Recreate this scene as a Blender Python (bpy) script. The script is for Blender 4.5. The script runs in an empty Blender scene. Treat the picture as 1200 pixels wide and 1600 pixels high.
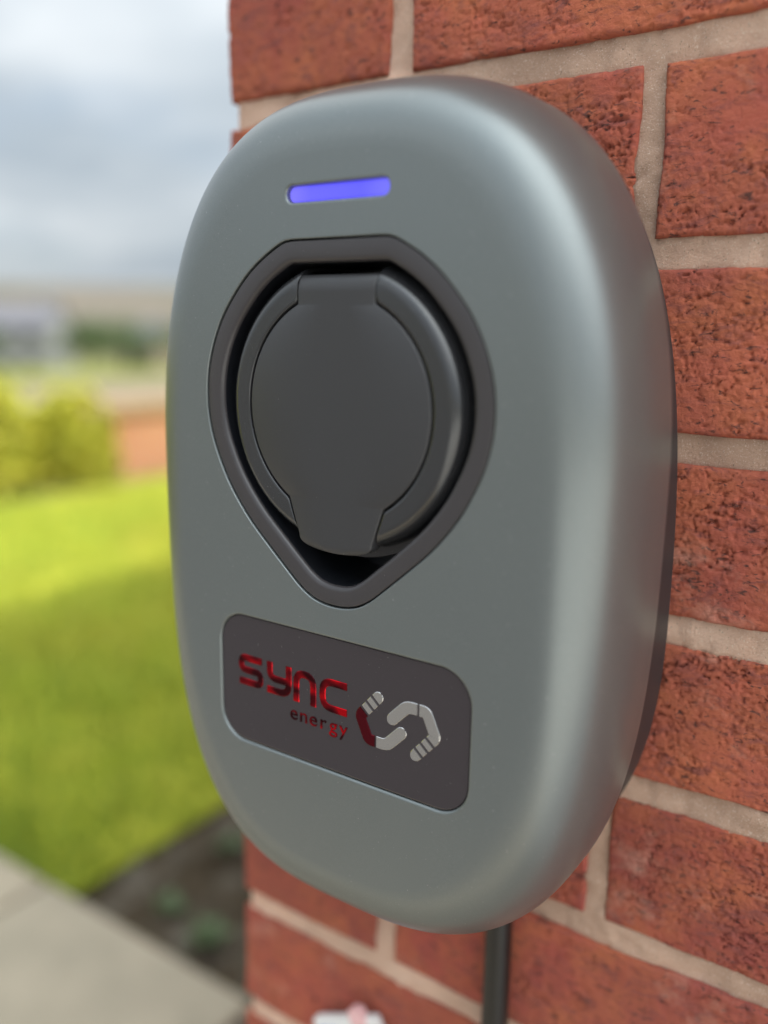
import bpy, bmesh, math, random
import numpy as np
from mathutils import Matrix, Vector

rnd = random.Random(7)
SC = bpy.context.scene
COL = SC.collection
R = math.radians

# ------------------------------------------------------------------ camera
Z0 = 1.3054                       # height of the bed joint the survey starts from
cam_d = bpy.data.cameras.new('camera')
cam = bpy.data.objects.new('camera', cam_d)
COL.objects.link(cam)
_yaw, _pit, _rol = -0.598074, -0.205028, 0.016384
_f = Vector((math.sin(_yaw) * math.cos(_pit), math.cos(_yaw) * math.cos(_pit), math.sin(_pit)))
_r = Vector((math.cos(_yaw), -math.sin(_yaw), 0))
_u = _r.cross(_f)
_c, _s = math.cos(_rol), math.sin(_rol)
_r2 = _c * _r + _s * _u
_u2 = -_s * _r + _c * _u
M = Matrix((_r2, _u2, -_f)).transposed().to_4x4()
M.translation = Vector((0.340207, -0.352264, Z0 - 0.105417))
cam.matrix_world = M
cam_d.sensor_width = 36
cam_d.lens = 1375.62 / 1600 * 36
cam_d.clip_start = 0.02
cam_d.clip_end = 6000
cam_d.dof.use_dof = True
cam_d.dof.focus_distance = 0.340
cam_d.dof.aperture_fstop = 2.5
SC.camera = cam

# ------------------------------------------------------------------ sky, sun, exposure
SUN_AZ, SUN_EL = 81.0, 61.0       # azimuth clockwise from +Y
world = bpy.data.worlds.new('World')
SC.world = world
world.use_nodes = True
nt = world.node_tree
bg = nt.nodes['Background']
bg.inputs[1].default_value = 0.10
sky = nt.nodes.new('ShaderNodeTexSky')
sky.sky_type = 'NISHITA'
sky.sun_disc = False
sky.sun_elevation = R(SUN_EL)
sky.sun_rotation = R(SUN_AZ)
sky.dust_density = 2.0
tc = nt.nodes.new('ShaderNodeTexCoord')
sep = nt.nodes.new('ShaderNodeSeparateXYZ')
nt.links.new(tc.outputs['Generated'], sep.inputs[0])
def wmath(op, a, b=None):
    n = nt.nodes.new('ShaderNodeMath'); n.operation = op
    for i, v in enumerate((a, b)):
        if v is None: continue
        if isinstance(v, (int, float)): n.inputs[i].default_value = v
        else: nt.links.new(v, n.inputs[i])
    return n.outputs[0]
zz = wmath('ADD', wmath('MAXIMUM', sep.outputs[2], 0.0), 0.16)
cmb = nt.nodes.new('ShaderNodeCombineXYZ')
nt.links.new(wmath('DIVIDE', sep.outputs[0], zz), cmb.inputs[0])
nt.links.new(wmath('DIVIDE', sep.outputs[1], zz), cmb.inputs[1])
def wnoise(scale, detail, off):
    mp = nt.nodes.new('ShaderNodeMapping'); mp.inputs['Location'].default_value = off
    nt.links.new(cmb.outputs[0], mp.inputs[0])
    n = nt.nodes.new('ShaderNodeTexNoise'); n.inputs['Scale'].default_value = scale
    n.inputs['Detail'].default_value = detail; n.inputs['Roughness'].default_value = 0.55
    nt.links.new(mp.outputs[0], n.inputs['Vector'])
    return n.outputs['Fac']
def wramp(fac, a, b, ca, cb):
    r = nt.nodes.new('ShaderNodeValToRGB')
    r.color_ramp.elements[0].position = a; r.color_ramp.elements[0].color = (*ca, 1)
    r.color_ramp.elements[1].position = b; r.color_ramp.elements[1].color = (*cb, 1)
    nt.links.new(fac, r.inputs[0])
    return r.outputs[0]
def wmix(fac, a, b):
    m = nt.nodes.new('ShaderNodeMix'); m.data_type = 'RGBA'
    for k, v in ((0, fac), (6, a), (7, b)):
        if isinstance(v, tuple): m.inputs[k].default_value = (*v, 1)
        elif isinstance(v, (int, float)): m.inputs[k].default_value = v
        else: nt.links.new(v, m.inputs[k])
    return m.outputs[2]
cover = wramp(wnoise(0.75, 5, (3.1, 1.7, 0)), 0.26, 0.50, (0.70, 0.70, 0.70), (0.97, 0.97, 0.97))
tone = wramp(wnoise(0.9, 4, (8.4, 2.2, 0)), 0.36, 0.66, (1.80, 2.10, 2.38), (3.20, 3.42, 3.58))
# a cloudy sky is about three times as bright overhead as at the horizon, and glows round the veiled sun
def wvec(op, a, b):
    n = nt.nodes.new('ShaderNodeVectorMath'); n.operation = op
    for k_, v in enumerate((a, b)):
        if isinstance(v, tuple): n.inputs[k_].default_value = v
        else: nt.links.new(v, n.inputs[k_])
    return n
up = wmath('MULTIPLY', wmath('MAXIMUM', sep.outputs[2], 0.0), 2.0)
_az, _el = R(SUN_AZ), R(SUN_EL)
dp = wvec('DOT_PRODUCT', tc.outputs['Generated'], (math.sin(_az) * math.cos(_el), math.cos(_az) * math.cos(_el), math.sin(_el)))
glow = wmath('MULTIPLY', wmath('POWER', wmath('MAXIMUM', dp.outputs['Value'], 0.0), 3.5), 7.0)
sc_up = wvec('MULTIPLY', up, (1.05, 1.0, 0.95)).outputs[0]
sc_gl = wvec('MULTIPLY', glow, (1.02, 1.0, 0.96)).outputs[0]
gain = wvec('ADD', wvec('ADD', sc_up, sc_gl).outputs[0], (1.0, 1.0, 1.0)).outputs[0]
nt.links.new(wmix(cover, sky.outputs[0], wvec('MULTIPLY', tone, gain).outputs[0]), bg.inputs[0])

sun_d = bpy.data.lights.new('sun', 'SUN')
sun_d.energy = 2.6
sun_d.angle = R(2.0)
sun_d.color = (1.0, 0.93, 0.82)
sun = bpy.data.objects.new('sun', sun_d)
COL.objects.link(sun)
_sd = Vector((math.sin(R(SUN_AZ)) * math.cos(R(SUN_EL)), math.cos(R(SUN_AZ)) * math.cos(R(SUN_EL)), math.sin(R(SUN_EL))))
sun.rotation_euler = _sd.to_track_quat('Z', 'Y').to_euler()
sun.location = (4, 4, 12)

SC.view_settings.view_transform = 'Standard'
SC.view_settings.look = 'None'
SC.view_settings.exposure = 1.0
SC.view_settings.gamma = 1.0
SC.cycles.use_denoising = True
SC.cycles.max_bounces = 6

# ------------------------------------------------------------------ helpers
def tag(o, label=None, cat=None, group=None, kind=None):
    for k, v in (('label', label), ('category', cat), ('group', group), ('kind', kind)):
        if v: o[k] = v
    return o

def empty(name, loc=(0, 0, 0), rz=0):
    o = bpy.data.objects.new(name, None)
    COL.objects.link(o)
    o.location = loc; o.rotation_euler = (0, 0, rz)
    o.empty_display_size = 0.05
    return o

def link_mesh(name, me, mat=None, parent=None):
    if mat is not None and not me.materials: me.materials.append(mat)
    o = bpy.data.objects.new(name, me)
    COL.objects.link(o)
    if parent: o.parent = parent
    return o

def pymesh(name, V, F, smooth=False):
    me = bpy.data.meshes.new(name)
    me.from_pydata([tuple(map(float, v)) for v in V], [], [tuple(map(int, f)) for f in F])
    if smooth: me.polygons.foreach_set('use_smooth', [True] * len(me.polygons))
    me.update()
    return me

def fastmesh(name, V, Q, smooth=True):
    """numpy verts (n,3) and quads/tris (m,k)"""
    V = np.asarray(V, np.float32); Q = np.asarray(Q, np.int32)
    me = bpy.data.meshes.new(name)
    m, k = Q.shape
    me.vertices.add(len(V)); me.vertices.foreach_set('co', V.ravel())
    me.loops.add(m * k); me.loops.foreach_set('vertex_index', Q.ravel())
    me.polygons.add(m)
    me.polygons.foreach_set('loop_start', np.arange(0, m * k, k, dtype=np.int32))
    me.polygons.foreach_set('loop_total', np.full(m, k, np.int32))
    me.polygons.foreach_set('use_smooth', np.full(m, smooth, bool))
    me.update(calc_edges=True); me.validate()
    return me

class MB:
    def __init__(s): s.V = []; s.F = []
    def add(s, V, F):
        b = len(s.V); s.V += [tuple(v) for v in V]; s.F += [tuple(i + b for i in f) for f in F]
    def box(s, x0, x1, y0, y1, z0, z1):
        s.add([(x0, y0, z0), (x1, y0, z0), (x1, y1, z0), (x0, y1, z0), (x0, y0, z1), (x1, y0, z1), (x1, y1, z1), (x0, y1, z1)],
              [(0, 3, 2, 1), (4, 5, 6, 7), (0, 1, 5, 4), (1, 2, 6, 5), (2, 3, 7, 6), (3, 0, 4, 7)])
    def rings(s, rings, closed=True, cap0=False, cap1=False, flip=False):
        b = len(s.V); n = len(rings[0])
        for r in rings: s.V += [tuple(v) for v in r]
        m = n if closed else n - 1
        for k in range(len(rings) - 1):
            for i in range(m):
                j = (i + 1) % n
                f = (b + k * n + i, b + k * n + j, b + (k + 1) * n + j, b + (k + 1) * n + i)
                s.F.append(f[::-1] if flip else f)
        if cap0: s.F.append(tuple(b + i for i in (range(n) if flip else range(n - 1, -1, -1))))
        if cap1:
            q = b + (len(rings) - 1) * n
            s.F.append(tuple(q + i for i in (range(n - 1, -1, -1) if flip else range(n))))
    def tube(s, P, rad, n=10, cap=True):
        P = [Vector(p) for p in P]; rr = rad if isinstance(rad, (list, tuple)) else [rad] * len(P)
        out = []
        for i, p in enumerate(P):
            t = (P[min(i + 1, len(P) - 1)] - P[max(i - 1, 0)]).normalized()
            a = t.cross(Vector((0.31, 0.9, 0.2)))
            if a.length < 0.1: a = t.cross(Vector((1, 0, 0)))
            a.normalize(); c = t.cross(a)
            out.append([p + rr[i] * (math.cos(2 * math.pi * k / n) * a + math.sin(2 * math.pi * k / n) * c) for k in range(n)])
        s.rings(out, cap0=cap, cap1=cap)
    def build(s, name, mat=None, parent=None, smooth=False):
        return link_mesh(name, pymesh(name, s.V, s.F, smooth), mat, parent)

# value noise ----------------------------------------------------------
def vnoise(x, y, seed):
    rs = np.random.RandomState(seed); T = rs.rand(256, 256)
    xi = np.floor(x).astype(int); yi = np.floor(y).astype(int)
    fx = x - xi; fy = y - yi
    fx = fx * fx * fx * (fx * (fx * 6 - 15) + 10); fy = fy * fy * fy * (fy * (fy * 6 - 15) + 10)
    a = T[xi % 256, yi % 256]; b = T[(xi + 1) % 256, yi % 256]; c = T[xi % 256, (yi + 1) % 256]; d = T[(xi + 1) % 256, (yi + 1) % 256]
    return ((a * (1 - fx) + b * fx) * (1 - fy) + (c * (1 - fx) + d * fx) * fy) * 2 - 1
def fbm(x, y, seed, o=4):
    v = 0; a = 1; t = 0
    for k in range(o):
        v = v + a * vnoise(x * 2 ** k + 17.3 * k, y * 2 ** k + 9.1 * k, seed + k); t += a; a *= 0.5
    return v / t

# materials ------------------------------------------------------------
class Mat:
    def __init__(s, name, col=(.5, .5, .5), rough=.6, metal=0.0, spec=.5):
        s.m = bpy.data.materials.new(name); s.m.use_nodes = True
        s.t = s.m.node_tree; s.b = s.t.nodes['Principled BSDF']
        s.set('Base Color', (*col, 1)); s.set('Roughness', rough); s.set('Metallic', metal); s.set('Specular IOR Level', spec)
        s._tc = None
    def set(s, k, v):
        if hasattr(v, 'is_linked') or hasattr(v, 'links'): s.t.links.new(v, s.b.inputs[k])
        else: s.b.inputs[k].default_value = v
    def node(s, t, **kw):
        n = s.t.nodes.new(t)
        for k, v in kw.items(): setattr(n, k, v)
        return n
    def coord(s, scale=(1, 1, 1), rnd=False):
        if s._tc is None: s._tc = s.node('ShaderNodeTexCoord')
        mp = s.node('ShaderNodeMapping'); mp.inputs['Scale'].default_value = scale
        s.t.links.new(s._tc.outputs['Object'], mp.inputs[0])
        if rnd:
            oi = s.node('ShaderNodeObjectInfo'); mu = s.node('ShaderNodeMath', operation='MULTIPLY'); mu.inputs[1].default_value = 37.0
            s.t.links.new(oi.outputs['Random'], mu.inputs[0]); cb = s.node('ShaderNodeCombineXYZ')
            for i in range(3): s.t.links.new(mu.outputs[0], cb.inputs[i])
            s.t.links.new(cb.outputs[0], mp.inputs['Location'])
        return mp.outputs[0]
    def noise(s, scale, detail=4, rough=.6, vec=None, dist=0):
        n = s.node('ShaderNodeTexNoise'); n.inputs['Scale'].default_value = scale; n.inputs['Detail'].default_value = detail
        n.inputs['Roughness'].default_value = rough; n.inputs['Distortion'].default_value = dist
        s.t.links.new(vec if vec is not None else s.coord(), n.inputs['Vector'])
        return n.outputs['Fac']
    def ramp(s, fac, *stops):
        r = s.node('ShaderNodeValToRGB'); e = r.color_ramp.elements
        while len(e) < len(stops): e.new(.5)
        for k, (p, c) in enumerate(stops): e[k].position = p; e[k].color = (*c, 1) if len(c) == 3 else c
        s.t.links.new(fac, r.inputs[0]); return r.outputs[0]
    def mix(s, fac, a, b, mode='MIX'):
        m = s.node('ShaderNodeMix', data_type='RGBA', blend_type=mode)
        for k, v in ((0, fac), (6, a), (7, b)):
            if isinstance(v, tuple): m.inputs[k].default_value = (*v, 1)
            elif isinstance(v, (int, float)): m.inputs[k].default_value = v
            else: s.t.links.new(v, m.inputs[k])
        return m.outputs[2]
    def bump(s, h, strength=.3, dist=.001):
        n = s.node('ShaderNodeBump'); n.inputs['Strength'].default_value = strength; n.inputs['Distance'].default_value = dist
        s.t.links.new(h, n.inputs['Height']); s.set('Normal', n.outputs[0])
    def rand(s):
        return s.node('ShaderNodeObjectInfo').outputs['Random']

def grey(v): return (v, v, v)

# brick
mt = Mat('brick_clay', rough=.85, spec=.25); 
vc = mt.coord(rnd=True)
base = mt.ramp(mt.rand(), (0.0, (.29, .066, .050)), (.35, (.41, .098, .064)), (.7, (.50, .132, .078)), (1.0, (.35, .076, .060)))
pat = mt.noise(38, 5, .65, vc)
c1 = mt.mix(mt.ramp(pat, (.35, grey(0)), (.7, grey(1))), base, (.45, .135, .062))
pur = mt.noise(55, 4, .7, mt.coord((1, 1, 2.2), True), 1.5)
c1 = mt.mix(mt.ramp(mt.noise(14, 3, .6, vc), (.40, grey(0)), (.66, grey(.55))), c1, (.24, .062, .05))
c2 = mt.mix(mt.ramp(pur, (.50, grey(0)), (.70, grey(.8))), c1, (.20, .065, .058))
flk = mt.noise(230, 3, .6, mt.coord((1, 1, 2.0), True), .8)
c3 = mt.mix(mt.ramp(flk, (.585, grey(0)), (.68, grey(.85))), c2, (.07, .035, .03))
bloom = mt.noise(22, 5, .7, mt.coord((1, 1, 1.4), True))
c3 = mt.mix(mt.ramp(bloom, (.58, grey(0)), (.78, grey(.5))), c3, (.62, .36, .27))
mt.set('Base Color', c3)
gr1 = mt.noise(700, 4, .7, vc)
mt.bump(gr1, .7, .0009)
BRICK = mt.m

mt = Mat('mortar', rough=.92, spec=.2)
g = mt.noise(1500, 3, .7); g2 = mt.noise(60, 4, .6); g3 = mt.noise(9, 3, .5)
c = mt.ramp(g2, (.3, (.78, .49, .355)), (.7, (.92, .63, .475)))
c = mt.mix(mt.ramp(g3, (.42, grey(0)), (.58, grey(.85))), c, (.56, .365, .265))
c = mt.mix(mt.ramp(g, (.58, grey(0)), (.66, grey(.9))), c, (.85, .70, .58))
c = mt.mix(mt.ramp(mt.noise(1100, 2, .6, mt.coord((1.1, 1, .9))), (.66, grey(0)), (.71, grey(.7))), c, (.26, .18, .13))
mt.set('Base Color', c); mt.bump(mt.noise(600, 6, .8), .9, .0020)
MORTAR = mt.m

mt = Mat('roof_tile', (.12, .055, .04), .8); ROOF = mt.m
mt.set('Base Color', mt.ramp(mt.noise(6), (.3, (.09, .045, .035)), (.7, (.15, .07, .05))))
WHITE_TRIM = Mat('white_trim', (.75, .74, .72), .4).m

# charger plastics
mt = Mat('satin_grey_shell', (.245, .262, .262), .3, .68, .5)
fl = mt.noise(5200, 2, .5)
shc = mt.ramp(fl, (.35, (.180, .199, .199)), (.65, (.226, .245, .243)))
dust = mt.ramp(mt.noise(1300, 1, .4), (.765, grey(0)), (.80, grey(.55)))
mt.set('Base Color', mt.mix(dust, shc, (.6, .6, .57)))
mt.set('Roughness', mt.ramp(mt.noise(14, 3), (.3, grey(.31)), (.7, grey(.355))))
mt.bump(mt.noise(3800, 2, .5), .06, .0002)
SHELL = mt.m
def plastic(name, col, rough, grain=.12, metal=0.0, spec=.5):
    mt = Mat(name, col, rough, metal, spec)
    n = mt.noise(2600, 3, .6)
    ds = mt.ramp(mt.noise(1500, 1, .4), (.79, grey(0)), (.83, grey(.6)))
    mt.set('Base Color', mt.mix(ds, mt.mix(mt.ramp(n, (.62, grey(0)), (.75, grey(.35))), col, tuple(min(1, c * 1.9 + .02) for c in col)), (.4, .4, .38)))
    mt.bump(n, grain, .0002)
    return mt.m
BEZEL = plastic('charcoal_bezel', (.047, .042, .044), .27)
LID = plastic('charcoal_lid', (.037, .036, .038), .38)
COLLAR = plastic('charcoal_collar', (.024, .024, .026), .2, spec=.8)
DARK = plastic('black_recess', (.010, .011, .014), .3, .05)
BASE = plastic('dark_back_plate', (.030, .030, .033), .5)
PLAQUE = plastic('plum_black_plaque', (.042, .034, .037), .10, .05)
CHROME = Mat('silver_chrome', (.62, .61, .60), .2, 1.0).m
mt = Mat('chrome_painted_red_reflection', (.55, .012, .02), .14, 1.0)  # mirror letters: broken red and maroon reflections painted into the base colour
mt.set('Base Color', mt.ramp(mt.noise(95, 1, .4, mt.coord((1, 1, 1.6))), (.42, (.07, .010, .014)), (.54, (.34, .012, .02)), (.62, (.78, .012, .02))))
CHROME_RED_REFL = mt.m
CHROME_DARK_REFL = Mat('chrome_painted_dark_reflection', (.16, .016, .025), .12, 1.0).m  # emblem hook: dark red reflection put into the chrome's colour
mt = Mat('led_lens', (.05, .05, .5), .35); 
sl_ = mt.node('ShaderNodeSeparateXYZ'); mt.t.links.new(mt.coord((20, 1, 1)), sl_.inputs[0])
ad_ = mt.node('ShaderNodeMath', operation='ADD'); ad_.inputs[1].default_value = .5; mt.t.links.new(sl_.outputs[0], ad_.inputs[0])
mt.set('Emission Color', mt.ramp(ad_.outputs[0], (.05, (.20, .17, .88)), (.25, (.115, .10, .88)), (.7, (.095, .085, .86)), (.97, (.17, .16, .85))))
mt.set('Emission Strength', .46)
LED = mt.m
RUBBER = plastic('black_cable_sheath', (.010, .0095, .009), .36)

# ------------------------------------------------------------------ ground and terrain
mt = Mat('meadow', rough=.95, spec=.1)
c = mt.ramp(mt.noise(.35, 5, .6), (.3, (.10, .12, .028)), (.7, (.17, .17, .05)))
sx = mt.node('ShaderNodeSeparateXYZ'); mt.t.links.new(mt.coord(), sx.inputs[0])
far = mt.node('ShaderNodeVectorMath', operation='LENGTH'); mt.t.links.new(mt.coord(), far.inputs[0])
hill = mt.ramp(mt.noise(.012, 5, .6), (.35, (.085, .085, .06)), (.65, (.135, .115, .095)))
fr = mt.node('ShaderNodeMapRange'); fr.inputs[1].default_value = 120; fr.inputs[2].default_value = 320
mt.t.links.new(far.outputs['Value'], fr.inputs[0])
mt.set('Base Color', mt.mix(fr.outputs[0], c, hill))
MEADOW = mt.m
def terrain_h(x, y):
    d = math.hypot(x, y)
    z = 0.0
    if d > 26: z -= min(d - 26, 130) * 0.055
    if d > 170:
        t = min((d - 170) / 600, 1); a = math.atan2(y, -x)
        z += (3 * t * t - 2 * t ** 3) * (34 + 8 * math.sin(a * 3.1 + .4) + 4 * math.sin(a * 9))
    return z
RR = [0.0, 2, 5, 9, 14, 20, 26, 34, 45, 60, 80, 105, 130, 156, 170, 200, 240, 290, 350, 420, 500, 600, 700, 780, 1000, 1600, 2600, 4000]
mb = MB(); NA = 96
mb.rings([[(r * math.cos(2 * math.pi * k / NA), r * math.sin(2 * math.pi * k / NA), terrain_h(r * math.cos(2 * math.pi * k / NA), r * math.sin(2 * math.pi * k / NA)) - .006) for k in range(NA)] for r in [0.01] + RR[1:]])
o = mb.build('ground', MEADOW, smooth=True); tag(o, kind='structure')

# paving in front of the house, lawn and planting bed beside it
mt = Mat('paving_stone', rough=.88, spec=.25); vc = mt.coord(rnd=True)
c = mt.ramp(mt.rand(), (0, (.34, .29, .215)), (.5, (.40, .345, .255)), (1, (.45, .36, .255)))
c = mt.mix(mt.ramp(mt.noise(9, 5, .6, vc), (.3, grey(0)), (.75, grey(.6))), c, (.23, .21, .155))
mt.set('Base Color', c); mt.bump(mt.noise(90, 5, .65, vc), .5, .004)
SLAB = mt.m
mt = Mat('joint_sand', (.16, .14, .11), .95, 0, .1); SAND = mt.m
PX0, PX1, PY0, PY1 = -3.6, .9, -3.12, 0.65
PXD, PYD = .9, -1.15              # the added dark ground cuts into the paving left of PXD, below PYD
pav = pymesh('paving', [(PX0, PYD, 0), (PX1, PYD, 0), (PX1, PY1, 0), (PX0, PY1, 0)], [(0, 1, 2, 3)])
pav = tag(link_mesh('paving', pav, SAND), kind='structure')
def slab_mesh(w, h, t=.03, b=.006):
    m = MB()
    def rg(i, z): return [(-w / 2 + i, -h / 2 + i, z), (w / 2 - i, -h / 2 + i, z), (w / 2 - i, h / 2 - i, z), (-w / 2 + i, h / 2 - i, z)]
    m.rings([rg(0, .002), rg(0, t - b), rg(b * .4, t - b * .3), rg(b, t)], cap1=True)
    return pymesh('slab', m.V, m.F)
sl = slab_mesh(.59, .44, .022)
y = PY1 - .2235; row = 0
while y > PY0 + .1:
    x = PX0 + .3 + (0.3 if row % 2 else 0)
    while x < PX1 - .2:
        if not (y > .02 and x > -.31) and y - .2 > PYD:
            s_ = link_mesh('slab', sl, SLAB, pav); s_.location = (x + rnd.uniform(-.002, .002), y, rnd.uniform(-.002, .002)); s_.rotation_euler = (rnd.uniform(-.003, .003), rnd.uniform(-.003, .003), 0)
        x += .6
    y -= .45; row += 1

LX0, LX1, LY0, LY1 = -5.0, -1.12, 0.652, 9.0
mt = Mat('turf', rough=.95, spec=.1)
mt.set('Base Color', mt.ramp(mt.noise(7, 5, .6), (.3, (.24, .28, .02)), (.7, (.36, .35, .04)))); TURF = mt.m
nx, ny = 60, 100
gx, gy = np.meshgrid(np.linspace(LX0, LX1, nx), np.linspace(LY0, LY1, ny), indexing='ij')
gz = .018 + .012 * fbm(gx * 2, gy * 2, 5)
V = np.stack([gx, gy, gz], -1).reshape(-1, 3)
I = np.arange(nx * ny).reshape(nx, ny)
def gridq(I): return np.stack([I[:-1, :-1], I[1:, :-1], I[1:, 1:], I[:-1, 1:]], -1).reshape(-1, 4)
tag(link_mesh('lawn', fastmesh('lawn', V, gridq(I)), TURF), kind='structure')

mt = Mat('grass_blade', rough=.6, spec=.3)
geo = mt.node('ShaderNodeNewGeometry'); rp = geo.outputs['Random Per Island']
vn = mt.noise(2.2, 4, .6)
ca = mt.ramp(rp, (0, (.34, .35, .045)), (.6, (.46, .42, .065)), (1, (.56, .48, .11)))
cb = mt.ramp(rp, (0, (.22, .32, .035)), (1, (.36, .41, .06)))
mt.set('Base Color', mt.mix(mt.ramp(vn, (.38, grey(0)), (.6, grey(1))), ca, cb))
mt.set('Base Color', mt.mix(mt.ramp(mt.noise(.55, 3, .5, mt.coord((1, 1.3, 1))), (.42, grey(0)), (.58, grey(.75))), mt.mix(mt.ramp(vn, (.38, grey(0)), (.6, grey(1))), ca, cb), mt.ramp(rp, (0, (.17, .29, .03)), (1, (.28, .37, .05)))))
GRASS = mt.m
rs = np.random.RandomState(3)
NB = 70000
bx = rs.uniform(LX0, LX1 + .01, NB); by = LY0 + (6.2 - LY0) * rs.rand(NB) ** 1.5
hh = rs.uniform(.025, .055, NB); an = rs.uniform(0, 6.283, NB); ln = rs.uniform(0, .03, NB); wd = rs.uniform(.0025, .005, NB)
ba = rs.uniform(0, 6.283, NB)
bz = np.full(NB, .012)
P0 = np.stack([bx - wd * np.cos(an), by - wd * np.sin(an), bz], 1)
P1 = np.stack([bx + wd * np.cos(an), by + wd * np.sin(an), bz], 1)
P2 = np.stack([bx + ln * np.cos(ba), by + ln * np.sin(ba), bz + hh], 1)
V = np.stack([P0, P1, P2], 1).reshape(-1, 3)
tag(link_mesh('grass', fastmesh('grass', V, np.arange(NB * 3).reshape(-1, 3), False), GRASS), 'short green lawn grass beside the planting bed', 'grass', kind='stuff')

mt = Mat('soil', rough=.95, spec=.15)
mt.set('Base Color', mt.ramp(mt.noise(30, 5, .7), (.3, (.034, .025, .014)), (.6, (.070, .053, .033)), (.8, (.13, .10, .066))))
sc1 = mt.ramp(mt.noise(30, 5, .7), (.3, (.030, .022, .012)), (.6, (.062, .047, .029)), (.8, (.12, .095, .062)))
mt.set('Base Color', mt.mix(mt.ramp(mt.noise(11, 4, .65), (.50, grey(0)), (.66, grey(.8))), sc1, (.15, .135, .11)))
SOIL = mt.m
nx, ny = 100, 260
gx, gy = np.meshgrid(np.linspace(LX1, .002, nx), np.linspace(LY0, 9.0, ny), indexing='ij')
gz = .004 + .03 * np.abs(fbm(gx * 9, gy * 9, 21)) + .02 * fbm(gx * 30, gy * 30, 31)
gz = np.maximum(gz, -.003)
I = np.arange(nx * ny).reshape(nx, ny)
tag(link_mesh('planting_bed', fastmesh('planting_bed', np.stack([gx, gy, gz], -1).reshape(-1, 3), gridq(I)), SOIL), kind='structure')

# tarmac ground out of view, added so the shell front reflects dark grey
mt = Mat('unseen_tarmac', rough=.9, spec=.3); mt.set('Base Color', mt.ramp(mt.noise(60, 4, .7), (.3, (.075, .072, .070)), (.7, (.12, .115, .11)))); UNSEEN_TARMAC = mt.m
tag(link_mesh('added_dark_ground', pymesh('added_dark_ground', [(-24, -26, 0), (24, -26, 0), (24, PYD, 0), (-24, PYD, 0)], [(0, 1, 2, 3)]), UNSEEN_TARMAC), kind='structure')
# unseen pale concrete added to brighten the reflection on the shell's right edge
mt = Mat('unseen_pale_concrete', rough=.85, spec=.3); mt.set('Base Color', mt.ramp(mt.noise(8, 6, .7), (.3, (.50, .50, .47)), (.7, (.62, .61, .57)))); mt.bump(mt.noise(160, 4), .4, .003)
tag(link_mesh('added_pale_ground', pymesh('added_pale_ground', [(PXD, -7.0, .004), (13, -7.0, .004), (13, PY1, .004), (PXD, PY1, .004)], [(0, 1, 2, 3)]), mt.m), kind='structure')
# road beyond the garden
mt = Mat('pale_road', rough=.9); mt.set('Base Color', mt.ramp(mt.noise(3, 4), (.3, (.12, .095, .06)), (.7, (.16, .125, .08)))); ROADM = mt.m
tag(link_mesh('road', pymesh('road', [(-15.5, PYD, .002), (-8.2, PYD, .002), (-8.2, 20, .002), (-15.5, 20, .002)], [(0, 1, 2, 3)]), ROADM), kind='structure')

# ------------------------------------------------------------------ the house: mortar core, bricks, roof
HX, HY, HH = 5.4, 7.5, 4.9
house = empty('brick_house', (0, 0, 0))
tag(house, 'red brick house corner with pale mortar joints, carrying the grey wall charger', 'house')
CRS = .075
MY = .0022                         # mortar face behind the brick face
MX = .0050                         # mortar behind the corner on the side wall
BH = .0626; J = .0105
# fine mortar sheet where the picture looks, coarse beyond
fx0, fx1, fz0, fz1 = MX, .56, .80, 1.48
step = .0022
nx = int((fx1 - fx0) / step) + 1; nz = int((fz1 - fz0) / step) + 1
gx, gz = np.meshgrid(np.linspace(fx0, fx1, nx), np.linspace(fz0, fz1, nz), indexing='ij')
mm = gx * 1000; zm = gz * 1000
hy = MY - .0016 * fbm(mm / 24, zm / 18, 41, 4) - .0010 * fbm(mm / 6, zm / 6, 43, 3) + .0006 * (fbm(mm / 3.2, zm / 3.2, 47, 2) > .33)
inb = np.zeros_like(gx)
for r in range(-4, 9):
    za = Z0 - CRS * (r + 1) + (CRS - BH) / 2
    xs = [(0.0, .215 if r % 2 == 0 else .0985)]
    xq = xs[0][1] + (J - .0005 if r % 2 == 0 else .0125)
    while xq < fx1 + .3: xs.append((xq, xq + .215)); xq += .225
    for xa, xb in xs:
        e_ = np.minimum(np.minimum(gx - xa, xb - gx), np.minimum(gz - za, za + BH - gz))
        inb = np.maximum(inb, np.clip((e_ - .0015) / .003, 0, 1))
hy = hy + .007 * inb
edge = np.minimum(np.minimum(gx - fx0, fx1 - gx), np.minimum(gz - fz0, fz1 - gz))
hy = np.where(edge < 1e-6, MY, hy)
V = np.stack([gx, hy, gz], -1).reshape(-1, 3)
I = np.arange(nx * nz).reshape(nx, nz)
Q = gridq(I)
core = MB()
zt = HH
core.add([(MX, MY, 0), (HX, MY, 0), (HX, MY, fz0), (MX, MY, fz0)], [(0, 1, 2, 3)])
core.add([(MX, MY, fz1), (HX, MY, fz1), (HX, MY, zt), (MX, MY, zt)], [(0, 1, 2, 3)])
core.add([(fx1, MY, fz0), (HX, MY, fz0), (HX, MY, fz1), (fx1, MY, fz1)], [(0, 1, 2, 3)])
core.add([(MX, HY, 0), (MX, MY, 0), (MX, MY, zt), (MX, HY, zt)], [(0, 1, 2, 3)])
core.add([(HX, MY, 0), (HX, HY, 0), (HX, HY, zt), (HX, MY, zt)], [(0, 1, 2, 3)])
core.add([(HX, HY, 0), (MX, HY, 0), (MX, HY, zt), (HX, HY, zt)], [(0, 1, 2, 3)])
nv = len(V)
Vc = np.array(core.V, float); Qc = np.array(core.F) + nv
me = fastmesh('wall', np.vstack([V, Vc]), np.vstack([Q, Qc]), True)
sm = np.ones(len(me.polygons), bool); sm[-len(Qc):] = False
me.polygons.foreach_set('use_smooth', sm)
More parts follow.
